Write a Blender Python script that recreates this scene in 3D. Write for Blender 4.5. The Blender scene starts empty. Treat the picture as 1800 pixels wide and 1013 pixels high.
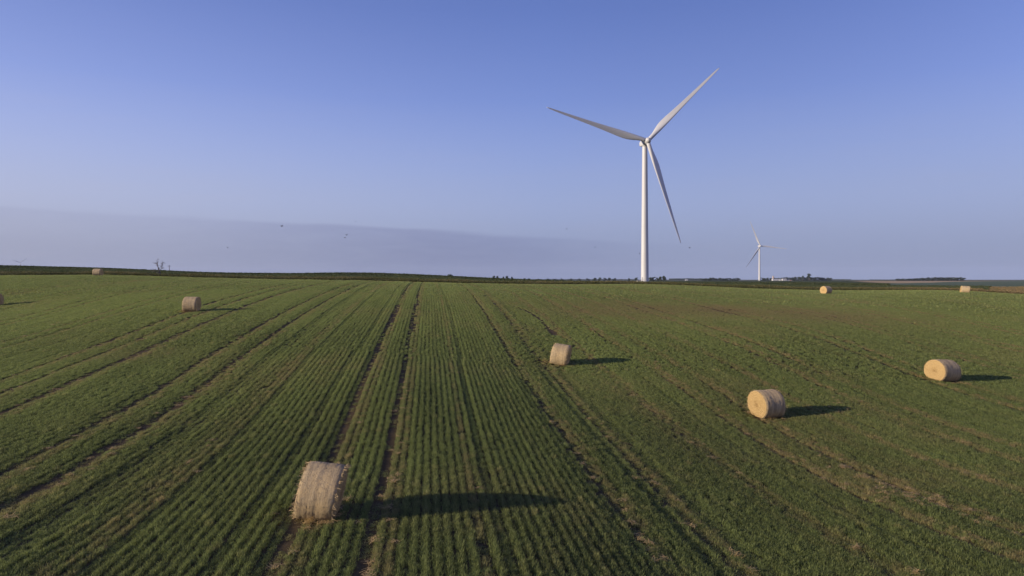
import bpy, bmesh, math, random
import numpy as np
from mathutils import Vector, Matrix, Euler
random.seed(7); rng = np.random.default_rng(7)
R = math.radians
sc = bpy.context.scene
C = sc.collection

# ------------------------------------------------------------------ camera
F, CX, HY, CZ = 1216.0, 900.0, 491.0, 6.6          # focal length and horizon in photo pixels, eye height in metres
cam_d = bpy.data.cameras.new('camera'); cam = bpy.data.objects.new('camera', cam_d); C.objects.link(cam)
cam_d.sensor_width = 36.0; cam_d.lens = 36.0 * F / 1800.0
cam_d.shift_y = -(506.5 - HY) / 1800.0
cam_d.clip_start = 0.2; cam_d.clip_end = 30000
cam.location = (0, 0, CZ); cam.rotation_euler = (R(90), 0, 0)
sc.camera = cam

# ------------------------------------------------------------------ light
SUN_EL, SUN_TRAVEL = R(13.8), R(18.6)               # low sun from the left, slightly behind the camera
light_dir = Vector((math.cos(SUN_TRAVEL) * math.cos(SUN_EL), math.sin(SUN_TRAVEL) * math.cos(SUN_EL), -math.sin(SUN_EL)))
sun_d = bpy.data.lights.new('sun', 'SUN'); sun = bpy.data.objects.new('sun', sun_d); C.objects.link(sun)
sun_d.energy = 5.0; sun_d.angle = R(0.55); sun_d.color = (1.0, 0.86, 0.70)
sun.rotation_euler = light_dir.to_track_quat('-Z', 'Y').to_euler(); sun.location = (-60, -10, 60)

world = bpy.data.worlds.new('World'); sc.world = world; world.use_nodes = True
nt = world.node_tree; nt.nodes.clear()
N = lambda t, tree=None: (tree or nt).nodes.new(t)
def math_node(tree, op, a, b=None, c=None, clamp=False):
    n = tree.nodes.new('ShaderNodeMath'); n.operation = op; n.use_clamp = clamp
    for i, v in enumerate((a, b, c)):
        if v is None: continue
        if isinstance(v, (int, float)): n.inputs[i].default_value = v
        else: tree.links.new(v, n.inputs[i])
    return n.outputs[0]
def map_range(tree, v, a, b, c=0.0, d=1.0, kind='SMOOTHSTEP'):
    n = tree.nodes.new('ShaderNodeMapRange'); n.interpolation_type = kind
    tree.links.new(v, n.inputs[0])
    for i, x in zip((1, 2, 3, 4), (a, b, c, d)): n.inputs[i].default_value = x
    return n.outputs[0]
def mix_rgb(tree, fac, a, b, mode='MIX'):
    n = tree.nodes.new('ShaderNodeMix'); n.data_type = 'RGBA'; n.blend_type = mode
    for sock, v in ((n.inputs[0], fac), (n.inputs[6], a), (n.inputs[7], b)):
        if isinstance(v, (int, float)): sock.default_value = v
        elif isinstance(v, (tuple, list)): sock.default_value = (*v[:3], 1)
        else: tree.links.new(v, sock)
    return n.outputs[2]
sky = N('ShaderNodeTexSky'); sky.sky_type = 'NISHITA'; sky.sun_disc = False
sky.sun_elevation = SUN_EL; sky.sun_rotation = -math.atan2(-light_dir.x, -light_dir.y)
sky.altitude = 400; sky.air_density = 1.0; sky.dust_density = 0.6; sky.ozone_density = 3.0
tc = N('ShaderNodeTexCoord'); sep = N('ShaderNodeSeparateXYZ'); nt.links.new(tc.outputs['Generated'], sep.inputs[0])
X_, Y_, Z_ = sep.outputs
# summer murk: a lavender layer of dusty air low over the whole horizon, brighter towards the sun
murk = N('ShaderNodeValToRGB'); nt.links.new(Z_, murk.inputs[0])
el = murk.color_ramp.elements; el[0].position = 0.0; el[0].color = (.97,) * 3 + (1,); el[1].position = 0.36; el[1].color = (0, 0, 0, 1)
for pz, v in ((.05, .90), (.12, .72), (.16, .52), (.25, .13)):
    e_ = el.new(pz); e_.color = (v, v, v, 1)
murk = murk.outputs[0]
glow = map_range(nt, X_, 0.05, -0.9, 0.0, 1.0, 'LINEAR')
tint = mix_rgb(nt, 1.0, sky.outputs[0], mix_rgb(nt, glow, (1.06, 0.88, 1.28), (1.02, 0.71, 0.87)), 'MULTIPLY')
def lit(c):
    return mix_rgb(nt, glow, c, tuple(x * k for x, k in zip(c, (1.47, 1.30, 1.07))))
low = map_range(nt, Z_, 0.0, 0.12, 0.80, 1.0, 'SMOOTHSTEP')
air = mix_rgb(nt, murk, tint, lit((2.13, 2.53, 3.92)))
# a far, thin sheet of stratus whose straight edge slopes down to the right
nz = N('ShaderNodeTexNoise'); nz.inputs['Scale'].default_value = 5.0; nz.inputs['Detail'].default_value = 5.0
mp = N('ShaderNodeMapping'); mp.inputs['Scale'].default_value = (1.0, 1.0, 9.0)
nt.links.new(tc.outputs['Generated'], mp.inputs[0]); nt.links.new(mp.outputs[0], nz.inputs[0])
edge = math_node(nt, 'ADD', math_node(nt, 'MULTIPLY', Y_, 0.0655), math_node(nt, 'MULTIPLY', X_, -0.0585))
dz = math_node(nt, 'SUBTRACT', edge, Z_)
dz = math_node(nt, 'ADD', dz, math_node(nt, 'MULTIPLY', math_node(nt, 'SUBTRACT', nz.outputs[0], 0.5), 0.016))
sheet = map_range(nt, dz, -0.001, 0.006)
sheet = math_node(nt, 'MULTIPLY', sheet, map_range(nt, dz, 0.02, 0.16, 1.0, 0.5))
nw = N('ShaderNodeTexNoise'); nw.inputs['Scale'].default_value = 9.0; nw.inputs['Detail'].default_value = 7.0; nw.inputs['Roughness'].default_value = 0.62; nw.inputs['Distortion'].default_value = 0.6
mw = N('ShaderNodeMapping'); mw.inputs['Scale'].default_value = (1.0, 1.0, 6.0); mw.inputs['Rotation'].default_value = (0, R(4), 0); nt.links.new(tc.outputs['Generated'], mw.inputs[0]); nt.links.new(mw.outputs[0], nw.inputs[0])
sheet = math_node(nt, 'MULTIPLY', sheet, map_range(nt, nw.outputs[0], 0.30, 0.62, 0.72, 1.0))
sheet = math_node(nt, 'MULTIPLY', sheet, map_range(nt, X_, -0.12, 0.30, 1.0, 0.0))
air2 = mix_rgb(nt, math_node(nt, 'MULTIPLY', sheet, map_range(nt, X_, -0.55, -0.05, 0.20, 0.66)), air, lit((1.48, 1.72, 3.04)))
# faint streaks of cirrus and dusty cloud
streak = math_node(nt, 'MULTIPLY', map_range(nt, nz.outputs[0], 0.5, 0.75), 0.10)
air3 = mix_rgb(nt, math_node(nt, 'MULTIPLY', streak, murk), air2, lit((2.6, 2.7, 3.7)))
bg = N('ShaderNodeBackground'); bg.inputs[1].default_value = 0.106
dim = N('ShaderNodeVectorMath'); dim.operation = 'SCALE'; nt.links.new(air3, dim.inputs[0]); nt.links.new(low, dim.inputs['Scale'])
nt.links.new(dim.outputs[0], bg.inputs[0])
wo = N('ShaderNodeOutputWorld'); nt.links.new(bg.outputs[0], wo.inputs[0])

sc.view_settings.view_transform = 'Standard'; sc.view_settings.look = 'None'
sc.view_settings.exposure = 0.50; sc.view_settings.gamma = 1.0; sc.view_settings.use_curve_mapping = False
sc.render.engine = 'CYCLES'
sc.cycles.use_denoising = True
sc.cycles.max_bounces = 6; sc.cycles.diffuse_bounces = 3; sc.cycles.transmission_bounces = 3; sc.cycles.volume_bounces = 0
sc.cycles.transparent_max_bounces = 8

# ------------------------------------------------------------------ materials
def new_mat(name):
    m = bpy.data.materials.new(name); m.use_nodes = True
    t = m.node_tree; t.nodes.clear()
    out = t.nodes.new('ShaderNodeOutputMaterial'); b = t.nodes.new('ShaderNodeBsdfPrincipled')
    t.links.new(b.outputs[0], out.inputs[0])
    return m, t, b, out
def noise(t, vec, scale, detail=4.0, rough=0.55, dist=0.0):
    n = t.nodes.new('ShaderNodeTexNoise'); n.inputs['Scale'].default_value = scale
    n.inputs['Detail'].default_value = detail; n.inputs['Roughness'].default_value = rough; n.inputs['Distortion'].default_value = dist
    if vec is not None: t.links.new(vec, n.inputs[0])
    return n.outputs[0]
def mapped(t, src, scale):
    m = t.nodes.new('ShaderNodeMapping'); m.inputs['Scale'].default_value = scale; t.links.new(src, m.inputs[0]); return m.outputs[0]
def coord(t, kind='Object'):
    return t.nodes.new('ShaderNodeTexCoord').outputs[kind]
def bump(t, b, h, strength, dist):
    n = t.nodes.new('ShaderNodeBump'); n.inputs['Strength'].default_value = strength; n.inputs['Distance'].default_value = dist
    t.links.new(h, n.inputs['Height']); t.links.new(n.outputs[0], b.inputs['Normal'])

def plain(name, col, rough=0.6, var=0.12, scale=3.0, spec=0.3):
    m, t, b, o = new_mat(name)
    n = noise(t, coord(t), scale)
    c2 = tuple(max(0, x * (1 - var)) for x in col); c3 = tuple(min(1, x * (1 + var * 0.6)) for x in col)
    t.links.new(mix_rgb(t, map_range(t, n, 0.3, 0.7), c2, c3), b.inputs['Base Color'])
    b.inputs['Roughness'].default_value = rough; b.inputs['Specular IOR Level'].default_value = spec
    return m

def instanced_leaf(name, green_a, green_b, straw, rough=0.55, trans=0.3, spec=0.25):
    """leaf material whose greenness, any painted light, and dryness come from each clump's own attributes"""
    m, t, b, o = new_mat(name)
    def attr(n):
        a = t.nodes.new('ShaderNodeAttribute'); a.attribute_type = 'INSTANCER'; a.attribute_name = n; return a.outputs['Fac']
    oi = t.nodes.new('ShaderNodeObjectInfo')
    geo = t.nodes.new('ShaderNodeNewGeometry')
    g = mix_rgb(t, attr('lush_and_light'), green_a, green_b)
    g = mix_rgb(t, math_node(t, 'MULTIPLY', geo.outputs['Random Per Island'], 0.55), g, tuple(x * 1.75 for x in green_b))
    dry = math_node(t, 'ADD', attr('straw'), math_node(t, 'MULTIPLY', math_node(t, 'SUBTRACT', geo.outputs['Random Per Island'], 0.5), 0.35), clamp=True)
    g = mix_rgb(t, dry, g, straw)
    t.links.new(g, b.inputs['Base Color'])
    b.inputs['Roughness'].default_value = rough; b.inputs['Specular IOR Level'].default_value = spec
    tr = t.nodes.new('ShaderNodeBsdfTranslucent'); t.links.new(g, tr.inputs[0])
    mx = t.nodes.new('ShaderNodeMixShader'); mx.inputs[0].default_value = trans
    t.links.new(b.outputs[0], mx.inputs[1]); t.links.new(tr.outputs[0], mx.inputs[2]); t.links.new(mx.outputs[0], o.inputs[0])
    return m
M = {}
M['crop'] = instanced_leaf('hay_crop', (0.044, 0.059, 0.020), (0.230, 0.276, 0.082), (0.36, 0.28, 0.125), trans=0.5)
M['soy'] = instanced_leaf('row_crop_leaf', (0.045, 0.060, 0.016), (0.078, 0.094, 0.025), (0.19, 0.14, 0.06), trans=0.3)
M['verge'] = instanced_leaf('rough_grass', (0.052, 0.060, 0.018), (0.092, 0.098, 0.028), (0.34, 0.235, 0.11))
M['scrap'] = instanced_leaf('straw_scraps', (0.40, 0.28, 0.115), (0.46, 0.325, 0.14), (0.52, 0.36, 0.16))

# turbine paint
m, t, b, o = new_mat('turbine_paint'); M['white'] = m
n1 = noise(t, mapped(t, coord(t), (0.6, 0.6, 0.05)), 1.2); n2 = noise(t, coord(t), 0.15)
c = mix_rgb(t, map_range(t, n1, 0.35, 0.75), (0.46, 0.455, 0.455), (0.41, 0.405, 0.405))
c = mix_rgb(t, map_range(t, n2, 0.45, 0.8), c, (0.43, 0.425, 0.425))
t.links.new(c, b.inputs['Base Color']); b.inputs['Roughness'].default_value = 0.5; b.inputs['Specular IOR Level'].default_value = 0.35
M['grey'] = plain('grey_metal', (0.33, 0.33, 0.34), 0.5)
M['dark'] = plain('dark_recess', (0.05, 0.05, 0.055), 0.6)
M['concrete'] = plain('concrete', (0.42, 0.40, 0.37), 0.9)
M['deadwood'] = plain('dead_wood', (0.10, 0.085, 0.08), 0.9, 0.3, 6.0)
M['bark'] = plain('bark', (0.09, 0.07, 0.055), 0.9, 0.3)
M['pole'] = plain('pole_wood', (0.13, 0.10, 0.08), 0.9, 0.25)
M['feather'] = plain('dark_feathers', (0.015, 0.015, 0.018), 0.6)
M['farm_white'] = plain('painted_white_siding', (0.46, 0.455, 0.45), 0.7, 0.08)
M['farm_roof'] = plain('pale_metal_roof', (0.36, 0.36, 0.37), 0.5)
M['house_roof'] = plain('grey_shingle', (0.22, 0.22, 0.24), 0.9)
M['silo'] = plain('tan_silo_stave', (0.36, 0.28, 0.23), 0.8)
M['glass'] = plain('window_glass', (0.04, 0.05, 0.07), 0.15, spec=0.6)
M['red'] = plain('barn_red', (0.30, 0.07, 0.05), 0.8)

# leaf for far trees: per tree tint
def tree_leaf(name, a, b2):
    m, t, b, o = new_mat(name)
    oi = t.nodes.new('ShaderNodeObjectInfo'); geo = t.nodes.new('ShaderNodeNewGeometry')
    g = mix_rgb(t, oi.outputs['Random'], a, b2)
    g = mix_rgb(t, math_node(t, 'MULTIPLY', geo.outputs['Random Per Island'], 0.5), g, tuple(x * 1.7 for x in b2))
    t.links.new(g, b.inputs['Base Color']); b.inputs['Roughness'].default_value = 0.7; b.inputs['Specular IOR Level'].default_value = 0.1
    return m
M['tree'] = tree_leaf('tree_leaves', (0.018, 0.028, 0.014), (0.034, 0.045, 0.021))

# bale materials
m, t, b, o = new_mat('wrapped_hay'); M['bale_side'] = m
oc = coord(t)
oi = t.nodes.new('ShaderNodeObjectInfo')
wl = t.nodes.new('ShaderNodeVectorMath'); wl.operation = 'ADD'; t.links.new(oc, wl.inputs[0])
cmb = t.nodes.new('ShaderNodeCombineXYZ'); t.links.new(math_node(t, 'MULTIPLY', oi.outputs['Random'], 40.0), cmb.inputs[0]); t.links.new(cmb.outputs[0], wl.inputs[1])
ov = wl.outputs[0]
bands = noise(t, mapped(t, ov, (9.0, 0.5, 0.5)), 1.0, 4, 0.6)
fine = noise(t, mapped(t, ov, (38.0, 9.0, 9.0)), 1.0, 5, 0.65)
patch = noise(t, ov, 2.2, 4)
strand = noise(t, mapped(t, ov, (70.0, 22.0, 22.0)), 1.0, 3, 0.7, 1.0)
c = mix_rgb(t, map_range(t, bands, 0.35, 0.65), (0.29, 0.218, 0.130), (0.43, 0.328, 0.195))
c = mix_rgb(t, math_node(t, 'MULTIPLY', map_range(t, patch, 0.40, 0.70), 0.6), c, (0.49, 0.355, 0.185))
c = mix_rgb(t, math_node(t, 'MULTIPLY', map_range(t, fine, 0.52, 0.72), 0.65), c, (0.17, 0.125, 0.078))
c = mix_rgb(t, math_node(t, 'MULTIPLY', map_range(t, strand, 0.56, 0.72), 0.7), c, (0.56, 0.46, 0.32))
t.links.new(c, b.inputs['Base Color']); b.inputs['Roughness'].default_value = 0.85; b.inputs['Specular IOR Level'].default_value = 0.15
bump(t, b, math_node(t, 'ADD', math_node(t, 'MULTIPLY', bands, 0.6), math_node(t, 'ADD', fine, strand)), 0.9, 0.03)

m, t, b, o = new_mat('cut_hay_end'); M['bale_end'] = m
oc = coord(t); s = t.nodes.new('ShaderNodeSeparateXYZ'); t.links.new(oc, s.inputs[0])
rr = math_node(t, 'SQRT', math_node(t, 'ADD', math_node(t, 'MULTIPLY', s.outputs[1], s.outputs[1]), math_node(t, 'MULTIPLY', s.outputs[2], s.outputs[2])))
ang = math_node(t, 'ARCTAN2', s.outputs[2], s.outputs[1])
nn = noise(t, oc, 5.0, 4)
sp = math_node(t, 'ADD', math_node(t, 'ADD', math_node(t, 'MULTIPLY', rr, 80.0), ang), math_node(t, 'MULTIPLY', nn, 7.0))
ring = math_node(t, 'MULTIPLY_ADD', math_node(t, 'SINE', sp), 0.5, 0.5)
fine = noise(t, oc, 60.0, 5, 0.7); patch = noise(t, oc, 3.0, 3)
c = mix_rgb(t, math_node(t, 'MULTIPLY', ring, 0.6), (0.49, 0.33, 0.14), (0.70, 0.51, 0.26))
c = mix_rgb(t, math_node(t, 'MULTIPLY', map_range(t, fine, 0.46, 0.66), 0.85), c, (0.29, 0.18, 0.072))
c = mix_rgb(t, math_node(t, 'MULTIPLY', map_range(t, patch, 0.5, 0.75), 0.5), c, (0.45, 0.295, 0.12))
c = mix_rgb(t, math_node(t, 'MULTIPLY', map_range(t, math_node(t, 'ADD', rr, math_node(t, 'MULTIPLY', nn, 0.5)), 0.20, 0.62, 0.75, 0.0), map_range(t, noise(t, oc, 14.0, 4), 0.3, 0.6)), c, (0.29, 0.18, 0.072))
t.links.new(c, b.inputs['Base Color']); b.inputs['Roughness'].default_value = 0.9; b.inputs['Specular IOR Level'].default_value = 0.1
bump(t, b, math_node(t, 'ADD', ring, math_node(t, 'MULTIPLY', fine, 2.0)), 1.0, 0.035)
M['straw'] = plain('loose_straw', (0.44, 0.32, 0.16), 0.8, 0.3, 8.0)

# ground: colour of each piece of land comes with the mesh, the soil grain from noise
m, t, b, o = new_mat('land'); M['land'] = m
at = t.nodes.new('ShaderNodeAttribute'); at.attribute_name = 'land'
oc = coord(t)
g1 = noise(t, oc, 9.0, 5, 0.7); g2 = noise(t, mapped(t, oc, (0.35, 0.05, 0.1)), 1.0, 5)
g3 = noise(t, oc, 30.0, 3, 0.7)
c = mix_rgb(t, map_range(t, g1, 0.30, 0.72), mix_rgb(t, 1.0, at.outputs['Color'], (0.62, 0.60, 0.58), 'MULTIPLY'), at.outputs['Color'])
c = mix_rgb(t, math_node(t, 'MULTIPLY', map_range(t, g2, 0.45, 0.7), 0.35), c, mix_rgb(t, 1.0, at.outputs['Color'], (1.45, 1.35, 1.2), 'MULTIPLY'))
c = mix_rgb(t, math_node(t, 'MULTIPLY', map_range(t, g3, 0.60, 0.72), 0.35), c, mix_rgb(t, 1.0, at.outputs['Color'], (2.4, 2.2, 1.9), 'MULTIPLY'))
t.links.new(c, b.inputs['Base Color']); b.inputs['Roughness'].default_value = 0.95; b.inputs['Specular IOR Level'].default_value = 0.1
bump(t, b, g1, 0.6, 0.06)

# ------------------------------------------------------------------ helpers
def link(o, parent=None):
    C.objects.link(o)
    if parent is not None: o.parent = parent
    return o
def mesh_obj(name, verts, faces, mat, parent=None, smooth=False):
    me = bpy.data.meshes.new(name); me.from_pydata([tuple(v) for v in verts], [], faces); me.update()
    if mat: me.materials.append(mat)
    if smooth: me.shade_smooth()
    return link(bpy.data.objects.new(name, me), parent)
def tag(o, label, cat, group=None):
    o['label'] = label; o['category'] = cat
    if group: o['group'] = group
    return o
def thing(name, label, cat, loc, rz=0.0, group=None):
    o = link(bpy.data.objects.new(name, None)); o.location = loc; o.rotation_euler = (0, 0, rz); o.empty_display_size = 0.3
    return tag(o, label, cat, group)
class MB:
    def __init__(s): s.v = []; s.f = []
    def add(s, vs, fs):
        k = len(s.v); s.v += [tuple(v) for v in vs]; s.f += [tuple(i + k for i in f) for f in fs]; return s
    def box(s, x0, x1, y0, y1, z0, z1):
        return s.add([(x0, y0, z0), (x1, y0, z0), (x1, y1, z0), (x0, y1, z0), (x0, y0, z1), (x1, y0, z1), (x1, y1, z1), (x0, y1, z1)],
                     [(0, 3, 2, 1), (4, 5, 6, 7), (0, 1, 5, 4), (1, 2, 6, 5), (2, 3, 7, 6), (3, 0, 4, 7)])
    def tube(s, p, q, r0, r1, n=6, cap=True):
        p, q = Vector(p), Vector(q); d = (q - p).normalized()
        u = d.cross(Vector((0, 0, 1)) if abs(d.z) < 0.9 else Vector((1, 0, 0))).normalized(); w = d.cross(u)
        vs = []
        for c0, r in ((p, r0), (q, r1)):
            for i in range(n):
                a = 2 * math.pi * i / n; vs.append(c0 + (u * math.cos(a) + w * math.sin(a)) * r)
        fs = [(i, (i + 1) % n, n + (i + 1) % n, n + i) for i in range(n)]
        if cap: fs += [tuple(range(n))[::-1], tuple(range(n, 2 * n))]
        return s.add(vs, fs)
    def lathe(s, prof, n=32, cap0=True, cap1=True):
        vs = [(r * math.cos(2 * math.pi * i / n), r * math.sin(2 * math.pi * i / n), z) for r, z in prof for i in range(n)]
        fs = [(j * n + i, j * n + (i + 1) % n, (j + 1) * n + (i + 1) % n, (j + 1) * n + i) for j in range(len(prof) - 1) for i in range(n)]
        if cap0: fs.append(tuple(range(n))[::-1])
        if cap1: fs.append(tuple(range((len(prof) - 1) * n, len(prof) * n)))
        return s.add(vs, fs)
    def build(s, name, mat, parent=None, smooth=False): return mesh_obj(name, s.v, s.f, mat, parent, smooth)

def smooth01(a, b, x):
    x = np.clip((np.asarray(x, float) - a) / (b - a), 0, 1); return x * x * (3 - 2 * x)
def vnoise(x, y, scale, seed=0, octaves=3):
    x = np.asarray(x, float); y = np.asarray(y, float); tot = np.zeros(np.broadcast(x, y).shape); amp = 1.0; norm = 0
    for k in range(octaves):
        g = np.random.default_rng(seed * 31 + k).random((256, 256))
        u, v = x / scale + 71.3 * k, y / scale + 13.7 * k
        i, j = np.floor(u).astype(int), np.floor(v).astype(int); fu, fv = u - i, v - j
        fu = fu * fu * (3 - 2 * fu); fv = fv * fv * (3 - 2 * fv)
        a = g[i % 256, j % 256]; b_ = g[(i + 1) % 256, j % 256]; c_ = g[i % 256, (j + 1) % 256]; d_ = g[(i + 1) % 256, (j + 1) % 256]
        tot += amp * ((a * (1 - fu) + b_ * fu) * (1 - fv) + (c_ * (1 - fu) + d_ * fu) * fv); norm += amp; amp *= 0.5; scale *= 0.5
    return tot / norm

# ------------------------------------------------------------------ terrain
# (photo column, photo row, metres ahead) of bare ground, from the size of the bales, tracks and towers that stand there
ctrl = [(570, 914, 18.8), (0, 1013, 14.6), (900, 1013, 15.6), (1800, 1013, 16.8), (690, 800, 25.6), (600, 800, 25.6), (1110, 797, 28.5),
        (1033, 797, 27.8), (970, 878, 21.6), (709, 698, 34), (733, 569, 62), (738, 509, 106), (984, 642, 48.3), (1347, 734, 36.2), (1657, 670, 47.1), (338, 548, 65),
        (-9, 538, 84), (172, 485, 145), (1452, 517, 133), (1696, 515, 142), (0, 861, 20.6), (281, 696, 33.7), (155, 653, 38.5),
        (400, 490, 150), (640, 494, 150), (900, 500, 155), (1133, 500.3, 172), (1300, 507, 165), (1550, 511, 172), (1800, 519, 168),
        (900, 508, 114), (1133, 508, 126), (1350, 600, 57), (1350, 535, 92), (1700, 600, 66), (1800, 560, 88), (1550, 545, 88),
        (0, 484, 148), (-200, 482, 148), (2000, 522, 168), (2000, 700, 44), (-200, 700, 32),
        (0, 469.5, 330), (-200, 466, 330), (130, 473, 330), (240, 477, 330), (480, 483.5, 330), (640, 482.5, 330), (760, 487, 330), (900, 493, 330),
        (1133, 498.6, 330), (1400, 500.5, 330), (1700, 504.5, 330), (1900, 505, 330),
        (0, 479, 430), (480, 488, 430), (640, 488, 430), (900, 495.5, 430), (1133, 498.3, 430), (1400, 499, 430), (1700, 502, 430),
        (0, 480, 230), (400, 487.5, 230), (640, 490, 230), (900, 499.5, 230), (1133, 501.3, 230), (1400, 506, 230), (1750, 510, 215)]
ca = np.array([[((px - CX) / F) * 2.6, math.log(Y), -(py - HY) / F * Y] for px, py, Y in ctrl])
def tps_kernel(d2): return np.where(d2 > 1e-12, d2 * np.log(d2 + 1e-12), 0.0)
n_ = len(ca); d2 = ((ca[:, None, :2] - ca[None, :, :2]) ** 2).sum(-1)
A = np.zeros((n_ + 3, n_ + 3)); A[:n_, :n_] = tps_kernel(d2) + np.eye(n_) * 0.012
A[:n_, n_] = 1; A[:n_, n_ + 1:] = ca[:, :2]; A[n_:, :n_] = A[:n_, n_:].T
wts = np.linalg.solve(A, np.concatenate([ca[:, 2], np.zeros(3)]))
def terr(x, y):
    x = np.asarray(x, float); y = np.asarray(y, float)
    x, y = np.broadcast_arrays(x, y); shp = x.shape; x = x.ravel(); y = y.ravel()
    out = np.empty(len(x))
    for s0 in range(0, len(x), 60000):
        xs, ys = x[s0:s0 + 60000], y[s0:s0 + 60000]
        yc = np.clip(ys, 14.0, 470.0); a = np.clip(xs / np.maximum(ys, 14.0), -0.92, 0.92)
        q = np.stack([a * 2.6, np.log(yc)], 1)
        k = tps_kernel(((q[:, None, :] - ca[None, :, :2]) ** 2).sum(-1))
        z = k @ wts[:n_] + wts[n_] + q @ wts[n_ + 1:]
        r = np.hypot(xs, ys); yy = np.maximum(ys, 0)
        zf = np.interp(yy, [0, 400, 900, 1600, 2000, 9000], [-2.6, -2.6, -2.9, -4.0, -4.9, -6.0])
        zf = zf - 1.0 * smooth01(0.35, 0.6, a) * (1 - smooth01(900, 1500, yy))
        zf = zf + 60 * np.exp(-((xs + 4085) ** 2 + (ys - 5750) ** 2) / 1150.0 ** 2)
        far = smooth01(400, 560, yy)
        z = z * (1 - far) + zf * far
        z = z + 0.05 * (vnoise(xs, ys, 9.0, 3) - 0.5) * smooth01(0, 30, r) + 0.5 * (vnoise(xs, ys, 160.0, 5) - 0.5) * smooth01(500, 900, r)
        out[s0:s0 + 60000] = z + CZ
    return out.reshape(shp)
def tz(x, y): return float(terr(np.array([x]), np.array([y]))[0])
def spot(px, Y):
    x = (px - CX) / F * Y; return Vector((x, Y, tz(x, Y)))
_ep, _ey = zip((-400, 132), (0, 146), (172, 152), (400, 152), (640, 152), (900, 157), (1133, 174), (1300, 166), (1550, 173), (1800, 172), (2200, 165))
def field_edge(x, y):
    return np.interp((x / np.maximum(y, 14.0)) * F + CX, _ep, _ey)

# one sheet of ground from under the camera to the horizon
azf = np.radians(np.arange(-44, 44.01, 0.3)); azr = np.radians(np.arange(50, 311, 6.0))
az = np.concatenate([azf, azr]); rad = np.concatenate([[0.5, 2, 4, 6, 8], np.geomspace(10, 9000, 270)])
AZ, RAD = np.meshgrid(az, rad); gx, gy = RAD * np.sin(AZ), RAD * np.cos(AZ); gz = terr(gx, gy)
fe = field_edge(gx, gy); pxg = np.where(gy > 1, gx / np.maximum(gy, 1) * F + CX, 900)
# a standing crop beyond the reach of the built plants: the sheet rises to its canopy
croplift = smooth01(395, 430, gy) * (1 - smooth01(1500, 1900, gy)) * 0.72 * (1 - smooth01(1490, 1560, pxg))
gz = gz + croplift
na, nr = len(az), len(rad)
gv = np.stack([gx, gy, gz], -1).reshape(-1, 3)
gf = [(j * na + i, j * na + (i + 1) % na, (j + 1) * na + (i + 1) % na, (j + 1) * na + i) for j in range(nr - 1) for i in range(na)]
gf.append(tuple(range(na))[::-1])
gf = [f[::-1] for f in gf]
ground = mesh_obj('ground', gv.tolist(), gf, M['land'], smooth=True); ground['kind'] = 'structure'
col = np.zeros((nr, na, 4)); col[..., 3] = 1
def paint(mask, c):
    mask = np.clip(mask, 0, 1)[..., None]; col[..., :3] = col[..., :3] * (1 - mask) + np.array(c) * mask
paint(np.ones_like(gx), (0.092, 0.066, 0.034))                                        # soil and thatch of the hayfield
paint(smooth01(70, 130, gy) * 0.7, (0.10, 0.10, 0.042))
beyond = (gy > fe + 1.5).astype(float)
paint(beyond, (0.085, 0.075, 0.038))
paint((gy > fe + 9).astype(float), (0.058, 0.072, 0.024))
paint(smooth01(1700, 2100, gy), (0.085, 0.095, 0.040))
rt = smooth01(1490, 1530, pxg)
yb = np.interp(pxg, [1490, 1560, 1580, 1640, 1700, 1800], [760, 640, 600, 800, 1200, 1500])
paint(rt * (gy > yb) * (gy < 1950), (0.40, 0.295, 0.17))                              # ripe tan field
paint(smooth01(1545, 1575, pxg) * (gy > 272) * (gy <= yb), (0.105, 0.140, 0.078))     # blue green field
ca_ = ground.data.color_attributes.new('land', 'FLOAT_COLOR', 'POINT'); ca_.data.foreach_set('color', col.reshape(-1))

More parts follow.
